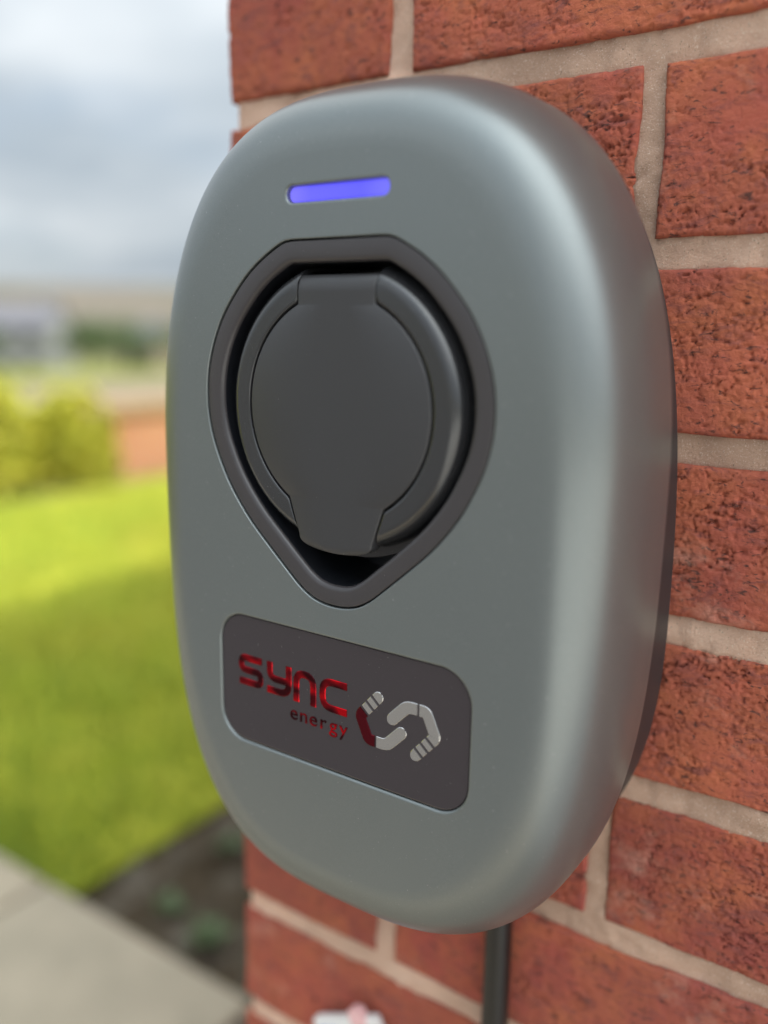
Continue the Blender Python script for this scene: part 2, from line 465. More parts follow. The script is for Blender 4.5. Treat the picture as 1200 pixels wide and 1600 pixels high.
wall = link_mesh('wall', me, MORTAR, house)

def brick_detail(L, D, seed, stepm):
    """one brick 0..L x 0..BH, face towards -Y, a rough rustic face torn into short crevices"""
    nx = max(6, int(L * 1000 / stepm)); nz = int(BH * 1000 / stepm)
    u = np.linspace(0, L * 1000, nx); w = np.linspace(0, BH * 1000, nz)
    X, Z = np.meshgrid(u, w, indexing='ij')
    s = seed * 17
    ox, oz = (seed * 7.37) % 190, (seed * 3.71) % 170
    e = np.minimum(np.minimum(X, L * 1000 - X), np.minimum(Z, BH * 1000 - Z))
    rough = np.clip(.75 + .7 * fbm(X / 40 + ox, Z / 34 + oz, s + 1, 2), .15, 1.2)
    h = .5 * fbm(X / 34 + ox, Z / 26 + oz, s + 2, 3)
    wx = X + 2.4 * fbm(X / 6 + ox, Z / 6 + oz, s + 8, 3); wz = Z + 1.5 * fbm(X / 6 + oz, Z / 6 + ox, s + 9, 3)
    # torn flakes: terraces with a steep lower lip
    fl = fbm(wx / 7 + ox, wz / 2.8 + oz, s + 3, 2) * 3.2
    fr_ = fl - np.floor(fl)
    h = h + .40 * rough * (fr_ ** .6 - .5)
    for sx_, sz_, th, amp, sd in ((8.5, 2.7, .052, 1.8, 4), (4.6, 1.6, .075, 1.05, 14), (3.6, 9, .05, .7, 24)):
        r1 = np.abs(fbm(wx / sx_ + ox + sd, wz / sz_ + oz, s + sd, 2))
        m1 = np.clip(fbm(X / 9 + oz + sd, Z / 6 + ox, s + sd + 1, 2) * 3.5 + .25, 0, 1)
        h = h - amp * np.exp(-(r1 / th) ** 2) * m1 * rough
    h = h - 2.2 * np.clip(fbm(X / 4 + ox, Z / 2.6 + oz, s + 10, 2) - .40, 0, 1) * rough
    h = h + .20 * fbm(X / 1.7 + ox, Z / 1.4 + oz, s + 30, 2)
    ev = np.clip(1 + .7 * fbm(X / 22 + ox, Z / 22 + oz, s + 11, 3), .3, 1.8)
    h = h - 1.5 * ev * np.exp(-e / (.5 * ev))
    cx = (X / (L * 1000) - .5) * 2; cz = (Z / (BH * 1000) - .5) * 2
    X = X + 1.0 * cx ** 15 * fbm(Z / 24 + oz, X * 0 + 3.3, s + 12, 3)
    Z = Z + 1.1 * np.sign(cz) * np.abs(cz) ** 11 * fbm(X / 34 + ox, Z * 0 + 5.1 + 40 * (cz > 0), s + 13, 4)
    V = np.stack([X * .001, -h * .001, Z * .001], -1).reshape(-1, 3)
    I = np.arange(nx * nz).reshape(nx, nz)
    F = [gridq(I)]
    rim = np.concatenate([I[:, 0], I[-1, 1:], I[-2::-1, -1], I[0, -2:0:-1]])
    back = V[rim].copy(); back[:, 1] = D
    n0 = len(V); k = len(rim); j = np.arange(k); j2 = (j + 1) % k
    F.append(np.stack([rim[j], n0 + j, n0 + j2, rim[j2]], -1))
    return fastmesh('brick', np.vstack([V, back]), np.vstack(F), True)

def brick_plain(L, D, b=.003):
    m = MB()
    def rg(i, y): return [(i, y, i), (L - i, y, i), (L - i, y, BH - i), (i, y, BH - i)]
    m.rings([rg(b, 0), rg(0, b), rg(0, D)], cap0=True, cap1=True)
    return pymesh('brick', m.V, m.F)

ROWS = range(-40, 17)              # row r lies between bed joint r and r+1; row -1 is the top one in view
def row_z(r): return Z0 - CRS * (r + 1) + (CRS - BH) / 2
def row_bricks(r):
    """(x start, length, depth) along the front; even rows begin with a stretcher, odd with a header"""
    out = [(0.0, .215, .1025)] if r % 2 == 0 else [(0.0, .0985, .215)]
    x = out[0][1] + (J - .0005 if r % 2 == 0 else .0125)
    while x < HX - .05:
        L = min(.215, HX - x); out.append((x, L, .1025)); x += .225
    return out
plain = {}
far_front = MB()
seed = 1; singles = 0
for r in ROWS:
    z = row_z(r)
    if z + BH > HH or z < -.02: continue
    for k, (x, L, D) in enumerate(row_bricks(r)):
        near = (-2 <= r <= 8) and x < .56
        mid = (-6 <= r <= 13) and x < 2.2
        if near:
            b = link_mesh('brick', brick_detail(L, D, seed, .7 if -2 <= r <= 4 and x + L > .2 and x < .36 else 1.5), BRICK, wall); b.location = (x, rnd.uniform(-.0006, .0006), z); seed += 1; singles += 1
        elif mid:
            key = (round(L, 4), D)
            if key not in plain: plain[key] = brick_plain(L, D)
            b = link_mesh('brick', plain[key], BRICK, wall); b.location = (x, rnd.uniform(-.0008, .0008), z); singles += 1
        else:
            far_front.box(x, x + L, 0, .06, z, z + BH)
    # side wall, round the corner
    y = (.1025 if r % 2 == 0 else .215) + J
    while y < HY - .05:
        far_front.box(0, .06, y, min(y + .215, HY), z, z + BH); y += .225
o = far_front.build('brick_courses', BRICK, wall); o['kind'] = 'stuff'
# roof: hipped, with an eaves board and gutter
rf = MB(); ov = .32
e0, e1, f0, f1 = -ov, HX + ov, -ov, HY + ov
rz = HH + 2.2
rf.add([(e0, f0, HH), (e1, f0, HH), (e1, f1, HH), (e0, f1, HH), (2.4, HY / 2, rz), (HX - 2.4, HY / 2, rz)],
       [(0, 1, 5, 4), (1, 2, 5), (2, 3, 4, 5), (3, 0, 4), (0, 3, 2, 1)])
roof = rf.build('roof', ROOF, house)
g = MB(); g.box(e0 - .02, e0 + .0, f0, f1, HH - .15, HH + .02); g.box(e0, e1, f0 - .02, f0, HH - .15, HH + .02)
g.build('eaves_board', WHITE_TRIM, roof)

# ------------------------------------------------------------------ the wall charger
d = 96.0; XC = .14293
A_, BT, BB, ZC = 108.8, 142.0, 191.8, -159.0
NTE, MTE, NBE, MBE = 2.85, 2.22, 2.95, 3.14
RO, RY, EY, PE, KX = 27.8, 37.5, 45.6, 2.28, 1.0
ZB = -350.0                        # charger base height, survey millimetres
charger = empty('wall_charger', (XC, 0, Z0 + ZB * .001))
tag(charger, 'grey oval electric car charger with blue light bar, mounted on the brick wall', 'car charger')
def crown(x):                     # the front falls away gently towards its long sides
    t4 = (x / 85.0) ** 4
    return 0.9 * t4 / (1 + .7 * t4)
def crown_n(x):
    e_ = .05; sl = (crown(x + e_) - crown(x - e_)) / (2 * e_)
    return Vector((sl, -1, 0)).normalized()
def W(x, y, z):
    w = min(max((-y - 46.8) / 49.2, 0), 1)
    return (x * .001, (y + w * crown(x)) * .001, (z - ZB) * .001)
from mathutils.geometry import delaunay_2d_cdt
def inside(P, x, z):
    P = np.asarray(P); x1, z1 = P[:, 0], P[:, 1]; x2, z2 = np.roll(x1, -1), np.roll(z1, -1)
    c = (z1 > z) != (z2 > z)
    return bool((np.sum(c & (x < (x2 - x1) * (z - z1) / np.where(z2 == z1, 1e-9, z2 - z1) + x1)) % 2))
def fill(loops, step=5.0):
    """triangles filling loops[0] less the other loops, with a grid of inner points; returns points and triangles"""
    pts = []; edges = []
    for Lp in loops:
        b = len(pts); n = len(Lp); pts += [Vector((float(x), float(z))) for x, z in Lp]
        edges += [(b + i, b + (i + 1) % n) for i in range(n)]
    x0, z0 = np.min(loops[0], 0); x1, z1 = np.max(loops[0], 0)
    big = np.asarray(loops[0])
    for ix, x in enumerate(np.arange(x0 + step / 2, x1, step)):
        for z in np.arange(z0 + step / 2 + (ix % 2) * step / 2, z1, step):
            if not inside(loops[0], x, z) or any(inside(h_, x, z) for h_ in loops[1:]): continue
            if min(np.min(np.hypot(np.asarray(h_)[:, 0] - x, np.asarray(h_)[:, 1] - z)) for h_ in loops) < step * .4: continue
            pts.append(Vector((float(x), float(z))))
    v2, _, f2, ov_, _, _ = delaunay_2d_cdt(pts, edges, [], 0, 1e-5)
    tris = []
    for f in f2:
        cx = sum(v2[i].x for i in f) / 3; cz = sum(v2[i].y for i in f) / 3
        if inside(loops[0], cx, cz) and not any(inside(h_, cx, cz) for h_ in loops[1:]): tris.append(f)
    return [(v.x, v.y) for v in v2], tris
def oval(off, y, n=240, ia=0, ibt=0, ibb=0):
    P = []
    for k in range(n):
        t = 2 * math.pi * k / n; c, s = math.cos(t), math.sin(t)
        nn, mm_, b = (NTE, MTE, BT - ibt) if s > 0 else (NBE, MBE, BB - ibb)
        # sample the superellipse by angle so points stay even
        x = math.copysign(abs(c) ** (2 / nn), c) * (A_ - ia - off * KX); z = math.copysign(abs(s) ** (2 / mm_), s) * (b - off)
        P.append((x, y, ZC + z))
    return P
def resample(P, n, closed=True):
    Q = np.array(P, float); 
    if closed: Q = np.vstack([Q, Q[:1]])
    L = np.r_[0, np.cumsum(np.linalg.norm(np.diff(Q, axis=0), axis=1))]
    t = np.linspace(0, L[-1], n + 1 if closed else n)[:n]
    return np.stack([np.interp(t, L, Q[:, i]) for i in range(Q.shape[1])], 1)
def oval_even(off, y, n=240, **k):
    return [tuple(v) for v in resample(oval(off, y, 960, **k), n)]
def catmull(P, sub=8):
    out = []; n = len(P)
    for i in range(n):
        p0, p1, p2, p3 = [np.array(P[(i + k) % n], float) for k in (-1, 0, 1, 2)]
        for s in range(sub):
            t = s / sub
            out.append(.5 * ((2 * p1) + (-p0 + p2) * t + (2 * p0 - 5 * p1 + 4 * p2 - p3) * t * t + (-p0 + 3 * p1 - 3 * p2 + p3) * t ** 3))
    return np.array(out)
def offset(P, o):
    """shrink a closed outline (anticlockwise seen from the front, x right z up) by o"""
    P = np.asarray(P, float)
    t = np.roll(P, -1, 0) - np.roll(P, 1, 0); t /= np.linalg.norm(t, axis=1)[:, None]
    nrm = np.stack([-t[:, 1], t[:, 0]], 1)
    return P + nrm * o
def ring(P, y): return [W(x, y, z) for x, z in P]
def sym(half):
    """half outline from the top centre down the right side; returns anticlockwise loop"""
    Rr = [p for p in half]; L = [(-x, z) for x, z in half if abs(x) > 1e-6]
    loop = Rr + L[::-1]            # clockwise
    return loop[::-1]
BEZ = sym([(0, -74), (12, -74), (20, -74), (24, -74.5), (28, -76.1), (36, -80.7), (44, -87), (52, -95.7), (57.5, -103.5), (61.5, -111.8), (64.3, -120.5), (65.5, -129),
           (65.3, -139), (63.3, -148.5), (60, -157), (55, -166.5), (49, -174.9), (42, -182.8), (33, -191.1), (24, -199), (17, -204.9), (11, -208.4), (5, -210), (0, -210.3)])
BEZ = resample(catmull(BEZ, 8), 220)
def rrect(x0, x1, z0, z1, r, n=14):
    P = []
    for cx, cz, a0 in ((x1 - r, z1 - r, 0), (x0 + r, z1 - r, 90), (x0 + r, z0 + r, 180), (x1 - r, z0 + r, 270)):
        for k in range(n + 1):
            a = R(a0 + 90 * k / n); P.append((cx + r * math.cos(a), cz + r * math.sin(a)))
    return P
LEDO = resample(rrect(-22.5, 22.5, -61.3, -55.5, 2.6), 90)
PLQ = resample(rrect(-60.8, 60.8, -279.2, -223.0, 13), 160)

# shell: oval side and rounded edge, flat front with three openings
bm = bmesh.new()
def bring(pts): return [bm.verts.new(p) for p in pts]
def bbridge(a, b):
    n = len(a)
    return [bm.faces.new((a[i], a[(i + 1) % n], b[(i + 1) % n], b[i])) for i in range(n)]
prof = [(3.0, -EY + .6), (.5, -EY), (0, -EY - .7)] + [(0, -EY - (d - RY - EY) * t) for t in (.4, .75)]
KK = 26
for k in range(KK + 1):
    t = k / KK * math.pi / 2
    prof.append((RO * (1 - math.cos(t) ** (2 / PE)), -(d - RY) - RY * math.sin(t) ** (2 / PE)))
prev = None
for off, y in prof:
    r_ = bring([W(*p) for p in oval_even(off, y)])
    if prev: bbridge(prev, r_)
    prev = r_
cap_loops = [[(p[0], p[2]) for p in oval_even(RO, -d)]]
def hole(P, fil, depth, seg=4):
    a = bring(ring(offset(P, -fil), -d))
    cap_loops.append([tuple(q) for q in offset(P, -fil)])
    pr = a
    for k in range(1, seg + 1):
        t = k / seg * math.pi / 2
        b = bring(ring(offset(P, -fil * (1 - math.sin(t))), -d + fil * (1 - math.cos(t))))
        bbridge(pr, b); pr = b
    b = bring(ring(P, -d + depth)); bbridge(pr, b)
hole(BEZ, .45, 6); hole(LEDO, .9, 3.2); hole(PLQ, 1.0, 2.6)
cp, ct = fill(cap_loops)
cvs = bring([W(x, -d, z) for x, z in cp])
capf = []
for f in ct:
    fc = bm.faces.new([cvs[i] for i in f]); fc.normal_update()
    if fc.normal.y > 0: fc.normal_flip()
    capf.append(fc)
bm.faces.ensure_lookup_table(); bm.faces.index_update()
capi = set(f.index for f in capf)
me = bpy.data.meshes.new('shell'); bm.to_mesh(me); bm.free()
me.polygons.foreach_set('use_smooth', [True] * len(me.polygons))
# make non-cap faces point outwards and give the flat front its true normal
def set_normals(me, capi):
    vn = [Vector((0, 0, 0)) for _ in me.vertices]
    for p in me.polygons:
        if p.index in capi: continue
        for v in p.vertices: vn[v] += p.normal * p.area
    out = []
    for p in me.polygons:
        for v in p.vertices:
            out.append(tuple(crown_n(me.vertices[v].co.x * 1000)) if p.index in capi else tuple(vn[v].normalized()))
    return out
# orientation test on a side face
mid = me.polygons[240 * 3 + 10]
cvec = Vector((mid.center.x, 0, mid.center.z - (ZC - ZB) * .001))
if mid.normal.dot(cvec) < 0:
    bm = bmesh.new(); bm.from_mesh(me); bm.faces.ensure_lookup_table()
    bmesh.ops.reverse_faces(bm, faces=[f for f in bm.faces if f.index not in capi]); bm.to_mesh(me); bm.free()
me.update()
me.normals_split_custom_set(set_normals(me, capi))
shell = link_mesh('shell', me, SHELL, charger)

# back plate
def base_oval(off, y, n=200):
    P = []; zc = -215.0
    for k in range(900):
        t = 2 * math.pi * k / 900; c, s_ = math.cos(t), math.sin(t)
        nn, mm_, b = (3.5, 2.5, 186.0) if s_ > 0 else (2.76, 2.6, 133.0)
        P.append((math.copysign(abs(c) ** (2 / nn), c) * (100.6 - off), y, zc + math.copysign(abs(s_) ** (2 / mm_), s_) * (b - off)))
    return [tuple(v) for v in resample(P, n)]
mb = MB()

mb.rings([[W(*p) for p in base_oval(o_, y_)] for o_, y_ in ((2.0, 1.5), (.6, -1.0), (0, -3), (0, -38), (-1.2, -39), (-1.2, -47.5), (1.5, -48.5))], cap0=True, cap1=True, flip=False)
mb.build('back_plate', BASE, charger, True)

# status light
mb = MB()
P = offset(LEDO, .12)
mb.rings([ring(P, -d + 4.4), ring(P, -d + 2.3), ring(offset(P, .25), -d + 1.9), ring(offset(P, .6), -d + 1.8)], cap0=True, cap1=True)
mb.build('light_bar', LED, charger, False)

# bezel round the socket
mb = MB()
prof = [(.55, -d + 5), (.55, -d + 1.0), (.75, -d + .62), (1.2, -d + .5), (6.2, -d + .55)]
for k in range(1, 8):
    t = k / 7 * math.pi / 2
    prof.append((6.2 + 2.2 * math.sin(t), -d + .55 + 2.2 * (1 - math.cos(t))))
mb.rings([ring(offset(BEZ, o_), y_) for o_, y_ in prof])
bez = mb.build('bezel', BEZEL, charger, True)
mb = MB(); mb.rings([ring(offset(BEZ, o_), y_) for o_, y_ in ((8.42, -d + 2.6), (8.6, -d + 14), (8.9, -d + 36))])
mb.build('recess_wall', DARK, bez, True)
mb = MB(); mb.rings([ring(offset(BEZ, 9.0), -d + 37.5), ring(offset(BEZ, 9.0), -d + 34)], cap0=True, cap1=True)
mb.build('recess_floor', DARK, bez)

# collar: two crescents round the lid
LZ, LR, CR = -134.5, 41.2, 54.2
NW, TW0, TW1 = 17.4, 22.0, 17.2
def lid_halfwidth(z):
    if z > LZ + math.sqrt(LR ** 2 - NW ** 2): return NW
    zt = -169.3
    if z >= zt: return math.sqrt(max(LR ** 2 - (z - LZ) ** 2, 0))
    w = TW0 + (TW1 - TW0) * (zt - z) / (183.5 - 169.3)
    if z < -183.5:
        t = (-183.5 - z) / 5.6
        w = TW1 * math.sqrt(max(1 - t ** 2.6, 0))
    return w
def lid_r(th):
    """distance from the lid centre to the lid edge in direction th (0 = up, clockwise)"""
    sx_, cz_ = abs(math.sin(th)), math.cos(th)
    if cz_ > 0 and sx_ < NW / LR: return NW / max(sx_, 1e-6)
    if cz_ < 0 and sx_ < TW0 / LR:
        lo, hi = LR - 6, 80
        for _ in range(30):
            m_ = (lo + hi) / 2; z = LZ + m_ * cz_; x = m_ * sx_
            w = TW0 + (TW1 - TW0) * (-169.3 - z) / 14.2
            if x < w: lo = m_
            else: hi = m_
        return lo
    return LR
def collar_y(r):
    w, dp = 6.6, 12.0
    if r <= CR - w: return -d + .2
    q = min((r - (CR - w)) / w, 1)
    return -d + .2 + dp * (1 - math.sqrt(max(1 - q ** 2.2, 0)))
mb = MB()
for side in (1, -1):
    a0 = math.asin(NW / CR) + .018; 
    a1 = math.pi - math.asin(18.2 / CR) - .02
    n = 90; m = 22
    rows = []
    for i in range(n + 1):
        th = a0 + (a1 - a0) * i / n
        ri = min(lid_r(th) + 1.0, CR - .2)
        col_ = []
        col_.append((ri, -d + 9)); col_.append((ri, max(collar_y(ri), -d) + .35)); 
        for k in range(m + 1):
            q = 1 - (1 - k / m) ** 1.8
            r_ = ri + .25 + (CR - ri - .25) * q if ri < CR - .5 else ri
            col_.append((r_, collar_y(r_)))
        col_.append((CR, -d + 35))
        rows.append([W(side * r_ * math.sin(th), y_, LZ + r_ * math.cos(th)) for r_, y_ in col_])
    mb.rings(rows, closed=False, flip=(side > 0))
    for rr_ in (rows[0], rows[-1]):
        b = len(mb.V); mb.V += rr_; mb.F.append(tuple(range(b, b + len(rr_))))
collar = mb.build('socket_collar', COLLAR, charger, True)
# socket core behind the lid and flange under it
mb = MB()
def circ(r, y, n=96): return [W(r * math.cos(2 * math.pi * k / n), y, LZ + r * math.sin(2 * math.pi * k / n)) for k in range(n)]
mb.rings([circ(46.3, -d + 35), circ(46.3, -d + 8), circ(20, -d + 7.5)], cap1=True)
mb.build('socket_core', DARK, charger)
mb = MB()
fl_ = []
for k in range(41):
    th = R(128 + 104 * k / 40); q = math.sin(math.pi * k / 40) ** .5
    fl_.append((th, q))
rows = []
for th, q in fl_:
    ro = CR - 1 + 5.0 * q
    rows.append([W(r_ * math.sin(th), y_, LZ + r_ * math.cos(th)) for r_, y_ in ((CR - 3, -d + 13), (ro - .4, -d + 13), (ro, -d + 13.5), (ro, -d + 17))])
mb.rings(rows, closed=False, flip=True)
mb.build('socket_flange', BEZEL, charger)
# lid
mb = MB()
zs = list(np.linspace(-86.6, -97.2, 16)) + list(np.linspace(-97.6, -169.3, 70)) + list(np.linspace(-169.8, -183.5, 14)) + list(-183.5 - 5.55 * np.sin(np.linspace(.12, math.pi / 2, 14)))
rows = []
for z in zs:
    w = max(lid_halfwidth(z), .6)
    cur = 0
    if z > -92.5: q = (z + 92.5) / 6.6; cur = 5 * (1 - math.sqrt(max(1 - q * q, 0)))
    if z < -186: cur += .5 * ((-186 - z) / 3) ** 2
    y0 = -d + .05 + cur
    f_ = min(.7, w * .4)
    rows.append([W(x, y, z) for x, y in ((-w, y0 + 6), (-w, y0 + f_), (-w + f_ * .3, y0 + f_ * .3), (-w + f_, y0), (-w * .3, y0), (w * .3, y0), (w - f_, y0), (w - f_ * .3, y0 + f_ * .3), (w, y0 + f_), (w, y0 + 6))])
mb.rings(rows, closed=False, flip=True)
n_ = len(rows[0])
b = len(mb.V); mb.V += rows[0]; mb.F.append(tuple(range(b, b + n_)))
b = len(mb.V); mb.V += rows[-1]; mb.F.append(tuple(range(b + n_ - 1, b - 1, -1)))
lid = mb.build('socket_lid', LID, charger, True)

# plaque with the lettering
mb = MB()
P = offset(PLQ, .25)
mb.rings([ring(P, -d + 2.6), ring(P, -d + 1.15), ring(offset(P, .25), -d + .85), ring(offset(P, .7), -d + .8)], cap0=True)
cp, ct = fill([[tuple(q) for q in offset(P, .7)]], 4.0)
nq = len(mb.F); mb.add([W(x, -d + .8, z) for x, z in cp], ct)
plaque = mb.build('plaque', PLAQUE, charger, True)
me = plaque.data
vn_ = []
for p in me.polygons:
    for v in p.vertices:
        vn_.append(tuple(crown_n(me.vertices[v].co.x * 1000)) if p.index >= nq else tuple(p.normal))
me.normals_split_custom_set(vn_)
PY = -d + .8
def stroke_poly(P, w, round_a=False, round_b=False):
    P = [np.array(p, float) for p in P]
    Lf, Rt = [], []
    for i, p in enumerate(P):
        t0 = P[i] - P[i - 1] if i > 0 else P[1] - P[0]
        t1 = P[i + 1] - P[i] if i < len(P) - 1 else t0
        t0 = t0 / np.linalg.norm(t0); t1 = t1 / np.linalg.norm(t1)
        n0 = np.array((-t0[1], t0[0])); n1 = np.array((-t1[1], t1[0]))
        nn = n0 + n1; nn /= np.linalg.norm(nn); k = w / 2 / max(.55, float(nn @ n0))
        Lf.append(p + nn * k); Rt.append(p - nn * k)
    return Lf, Rt
def fillet(P, rad, n=5):
    out = [P[0]]
    for i in range(1, len(P) - 1):
        a, b, c = [np.array(q, float) for q in (P[i - 1], P[i], P[i + 1])]
        u = (a - b); v = (c - b); lu, lv = np.linalg.norm(u), np.linalg.norm(v)
        r_ = min(rad, lu * .48, lv * .48); p0 = b + u / lu * r_; p1 = b + v / lv * r_
        for k in range(n + 1):
            t = k / n; out.append(tuple((1 - t) ** 2 * p0 + 2 * t * (1 - t) * b + t * t * p1))
    out.append(P[-1]); return out
def stroke(mb, P, w, h=.28, rad=3.0, rnd_a=False, rnd_b=False):
    P = fillet(P, rad) if len(P) > 2 else list(P)
    def cap_pts(p, q):             # points running past p, away from q, narrowing to a round end
        p, q = np.array(p, float), np.array(q, float); t = (p - q) / np.linalg.norm(p - q)
        return [(tuple(p + t * (w * .5 * math.sin(a)) - t * w * .3), math.cos(a)) for a in (.3, .6, .9, 1.15, 1.35)]
    A = cap_pts(P[0], P[1])[::-1] if rnd_a else []; B = cap_pts(P[-1], P[-2]) if rnd_b else []
    if rnd_a: v = np.array(P[1], float) - np.array(P[0], float); P[0] = tuple(np.array(P[0]) + v / np.linalg.norm(v) * w * .3)
    if rnd_b: v = np.array(P[-2], float) - np.array(P[-1], float); P[-1] = tuple(np.array(P[-1]) + v / np.linalg.norm(v) * w * .3)
    sc_ = [c for _, c in A] + [1] * len(P) + [c for _, c in B]
    P = [p for p, _ in A] + list(P) + [p for p, _ in B]
    L_, R_ = stroke_poly(P, w)
    for i_, k_ in enumerate(sc_):
        if k_ < 1: m_ = (L_[i_] + R_[i_]) / 2; L_[i_] = m_ + (L_[i_] - m_) * k_; R_[i_] = m_ + (R_[i_] - m_) * k_
    rings_ = []
    for a, b in zip(L_, R_):
        i_ = (b - a) / np.linalg.norm(b - a) * min(.22, float(np.linalg.norm(b - a)) * .3)
        rings_.append([W(a[0], PY + .05, a[1]), W(*(a)[:1], PY - h * .4, a[1]), W((a + i_)[0], PY - h, (a + i_)[1]), W((b - i_)[0], PY - h, (b - i_)[1]), W(b[0], PY - h * .4, b[1]), W(b[0], PY + .05, b[1])])
    mb.rings(rings_, closed=True, cap0=True, cap1=True)
letters = [
    [[(-38, -241.7), (-49.6, -241.7), (-49.6, -247.1), (-38.8, -247.1), (-38.8, -252.4), (-50.6, -252.4)]],
    [[(-33.6, -240.2), (-33.6, -247.3), (-24.6, -247.3)], [(-23.4, -240.2), (-23.4, -252.5), (-35, -252.5)]],
    [[(-19.4, -254), (-19.4, -241.6), (-10.6, -241.6), (-10.6, -254)]],
    [[(6.2, -241.6), (-5.9, -241.6), (-5.9, -252.5), (6.2, -252.5)]],
]
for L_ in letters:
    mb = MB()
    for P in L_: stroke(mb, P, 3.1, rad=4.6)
    mb.build('letter', CHROME_RED_REFL, plaque)
for ch, adv in zip('energy', range(6)):
    cu = bpy.data.curves.new('small_letter', 'FONT'); cu.body = ch; cu.size = 1.0
    ob = bpy.data.objects.new('small_letter', cu); COL.objects.link(ob)
    dg = bpy.context.evaluated_depsgraph_get(); me = bpy.data.meshes.new_from_object(ob.evaluated_get(dg))
    bpy.data.objects.remove(ob)
    bm = bmesh.new(); bm.from_mesh(me)
    bmesh.ops.remove_doubles(bm, verts=bm.verts, dist=1e-5)
    fs = list(bm.faces)
    ex = bmesh.ops.extrude_face_region(bm, geom=fs)
    for v in ex['geom']:
        if isinstance(v, bmesh.types.BMVert): v.co.z += .035
    minx = min(v.co.x for v in bm.verts); maxx = max(v.co.x for v in bm.verts)
    cx = -20.6 + 5.05 * adv + (.2 if ch == 'r' else 0)
    S_ = 8.6
    for v in bm.verts:
        x, y_, z_ = (v.co.x - (minx + maxx) / 2), v.co.y, v.co.z
        v.co = Vector(W(cx + x * S_ * 1.08, PY + .02 - z_ * S_, -262.2 + y_ * S_))
    bmesh.ops.recalc_face_normals(bm, faces=bm.faces)
    bm.to_mesh(me); bm.free()
    me.name = 'small_letter'
    link_mesh('small_letter', me, CHROME_RED_REFL, plaque)
def flipc(P): return [(59.0 - x, -502.4 - z) for x, z in P]
tip = [[(21.9, -240.9), (20.0, -243.0)], [(19.2, -243.9), (17.6, -245.7)], [(16.8, -246.6), (15.2, -248.4)]]
hook = [(14.4, -249.3), (12.6, -251.4), (16.6, -260.2), (19.6, -260.2)]
arm = [(20.5, -260.2), (25.0, -260.2), (32.6, -252.4)]
for P in tip:
    ro_ = P is tip[0]
    mb = MB(); stroke(mb, P, 4.6, rnd_a=ro_); mb.build('emblem_piece', CHROME, plaque)
    mb = MB(); stroke(mb, flipc(P), 4.6, rnd_a=ro_); mb.build('emblem_piece', CHROME, plaque)
for P, m1, m2 in ((hook, CHROME_DARK_REFL, CHROME), (arm, CHROME, CHROME)):
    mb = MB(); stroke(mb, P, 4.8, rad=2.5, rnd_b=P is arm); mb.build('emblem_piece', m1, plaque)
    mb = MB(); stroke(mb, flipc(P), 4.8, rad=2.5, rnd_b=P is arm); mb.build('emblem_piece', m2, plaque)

# cable down the wall
mb = MB()
cx_, cy_ = .1768, -.0095
mb.tube([(cx_ + .0010 * math.sin(k * .9), cy_, Z0 - .352 + .02 - k * .05) for k in range(20)], .0066, 16)
cab = mb.build('power_cable', RUBBER, None, True)
tag(cab, 'black power cable running down the bricks from under the charger', 'cable')

# small tag low on the wall
TAGW = Mat('white_card', (.78, .77, .76), .5).m; TAGB = Mat('blue_print', (.12, .22, .62), .5).m; TAGP = Mat('pink_plastic', (.80, .48, .48), .5).m
tg = empty('hanging_tag', (.096, -.003, Z0 - .517))
tag(tg, 'small white tag with blue print and pink tab on the bricks below the charger', 'tag')
tg.rotation_euler = (0, R(-27), 0)
def rbox(name, x0, x1, y0, y1, z0, z1, mat, parent, r=.003):
    P = rrect(x0, x1, z0, z1, r, 5); mb = MB()
    mb.rings([[(x, y1, z) for x, z in P], [(x, y0, z) for x, z in P]], cap0=True, cap1=True)
    return mb.build(name, mat, parent)
rbox('card', -.024, .026, -.004, .0, -.034, .032, TAGW, tg)
rbox('blue_print', -.022, -.006, -.0046, -.0035, -.02, .026, TAGB, tg, .002)
rbox('pink_tab', .008, .018, -.006, -.001, .026, .038, TAGP, tg, .004)

# ------------------------------------------------------------------ garden plants
def leaf_mat(name, a, b, c):
    mt = Mat(name, rough=.55, spec=.35)
    geo = mt.node('ShaderNodeNewGeometry')
    mt.set('Base Color', mt.ramp(geo.outputs['Random Per Island'], (0, a), (.5, b), (1, c)))
    return mt.m
HEDGE = leaf_mat('hedge_leaf', (.24, .28, .02), (.44, .44, .04), (.58, .53, .07))
TREE = leaf_mat('tree_leaf', (.035, .065, .02), (.06, .10, .03), (.10, .13, .04))
WEED = leaf_mat('weed_leaf', (.05, .085, .035), (.085, .125, .055), (.13, .17, .085))
BARK = Mat('bark', (.10, .075, .05), .9).m

def leaf_cloud(n, sampler, size, seed):
    rs = np.random.RandomState(seed)
    C = np.array([sampler(rs) for _ in range(n)])
    a = rs.normal(size=(n, 3)); a /= np.linalg.norm(a, axis=1)[:, None]
    b = np.cross(a, rs.normal(size=(n, 3))); b /= np.linalg.norm(b, axis=1)[:, None]
    s = size * rs.uniform(.6, 1.3, (n, 1))
    V = np.stack([C - a * s, C + b * s * .45, C + a * s, C - b * s * .45], 1).reshape(-1, 3)
    return V, np.arange(n * 4).reshape(-1, 4)

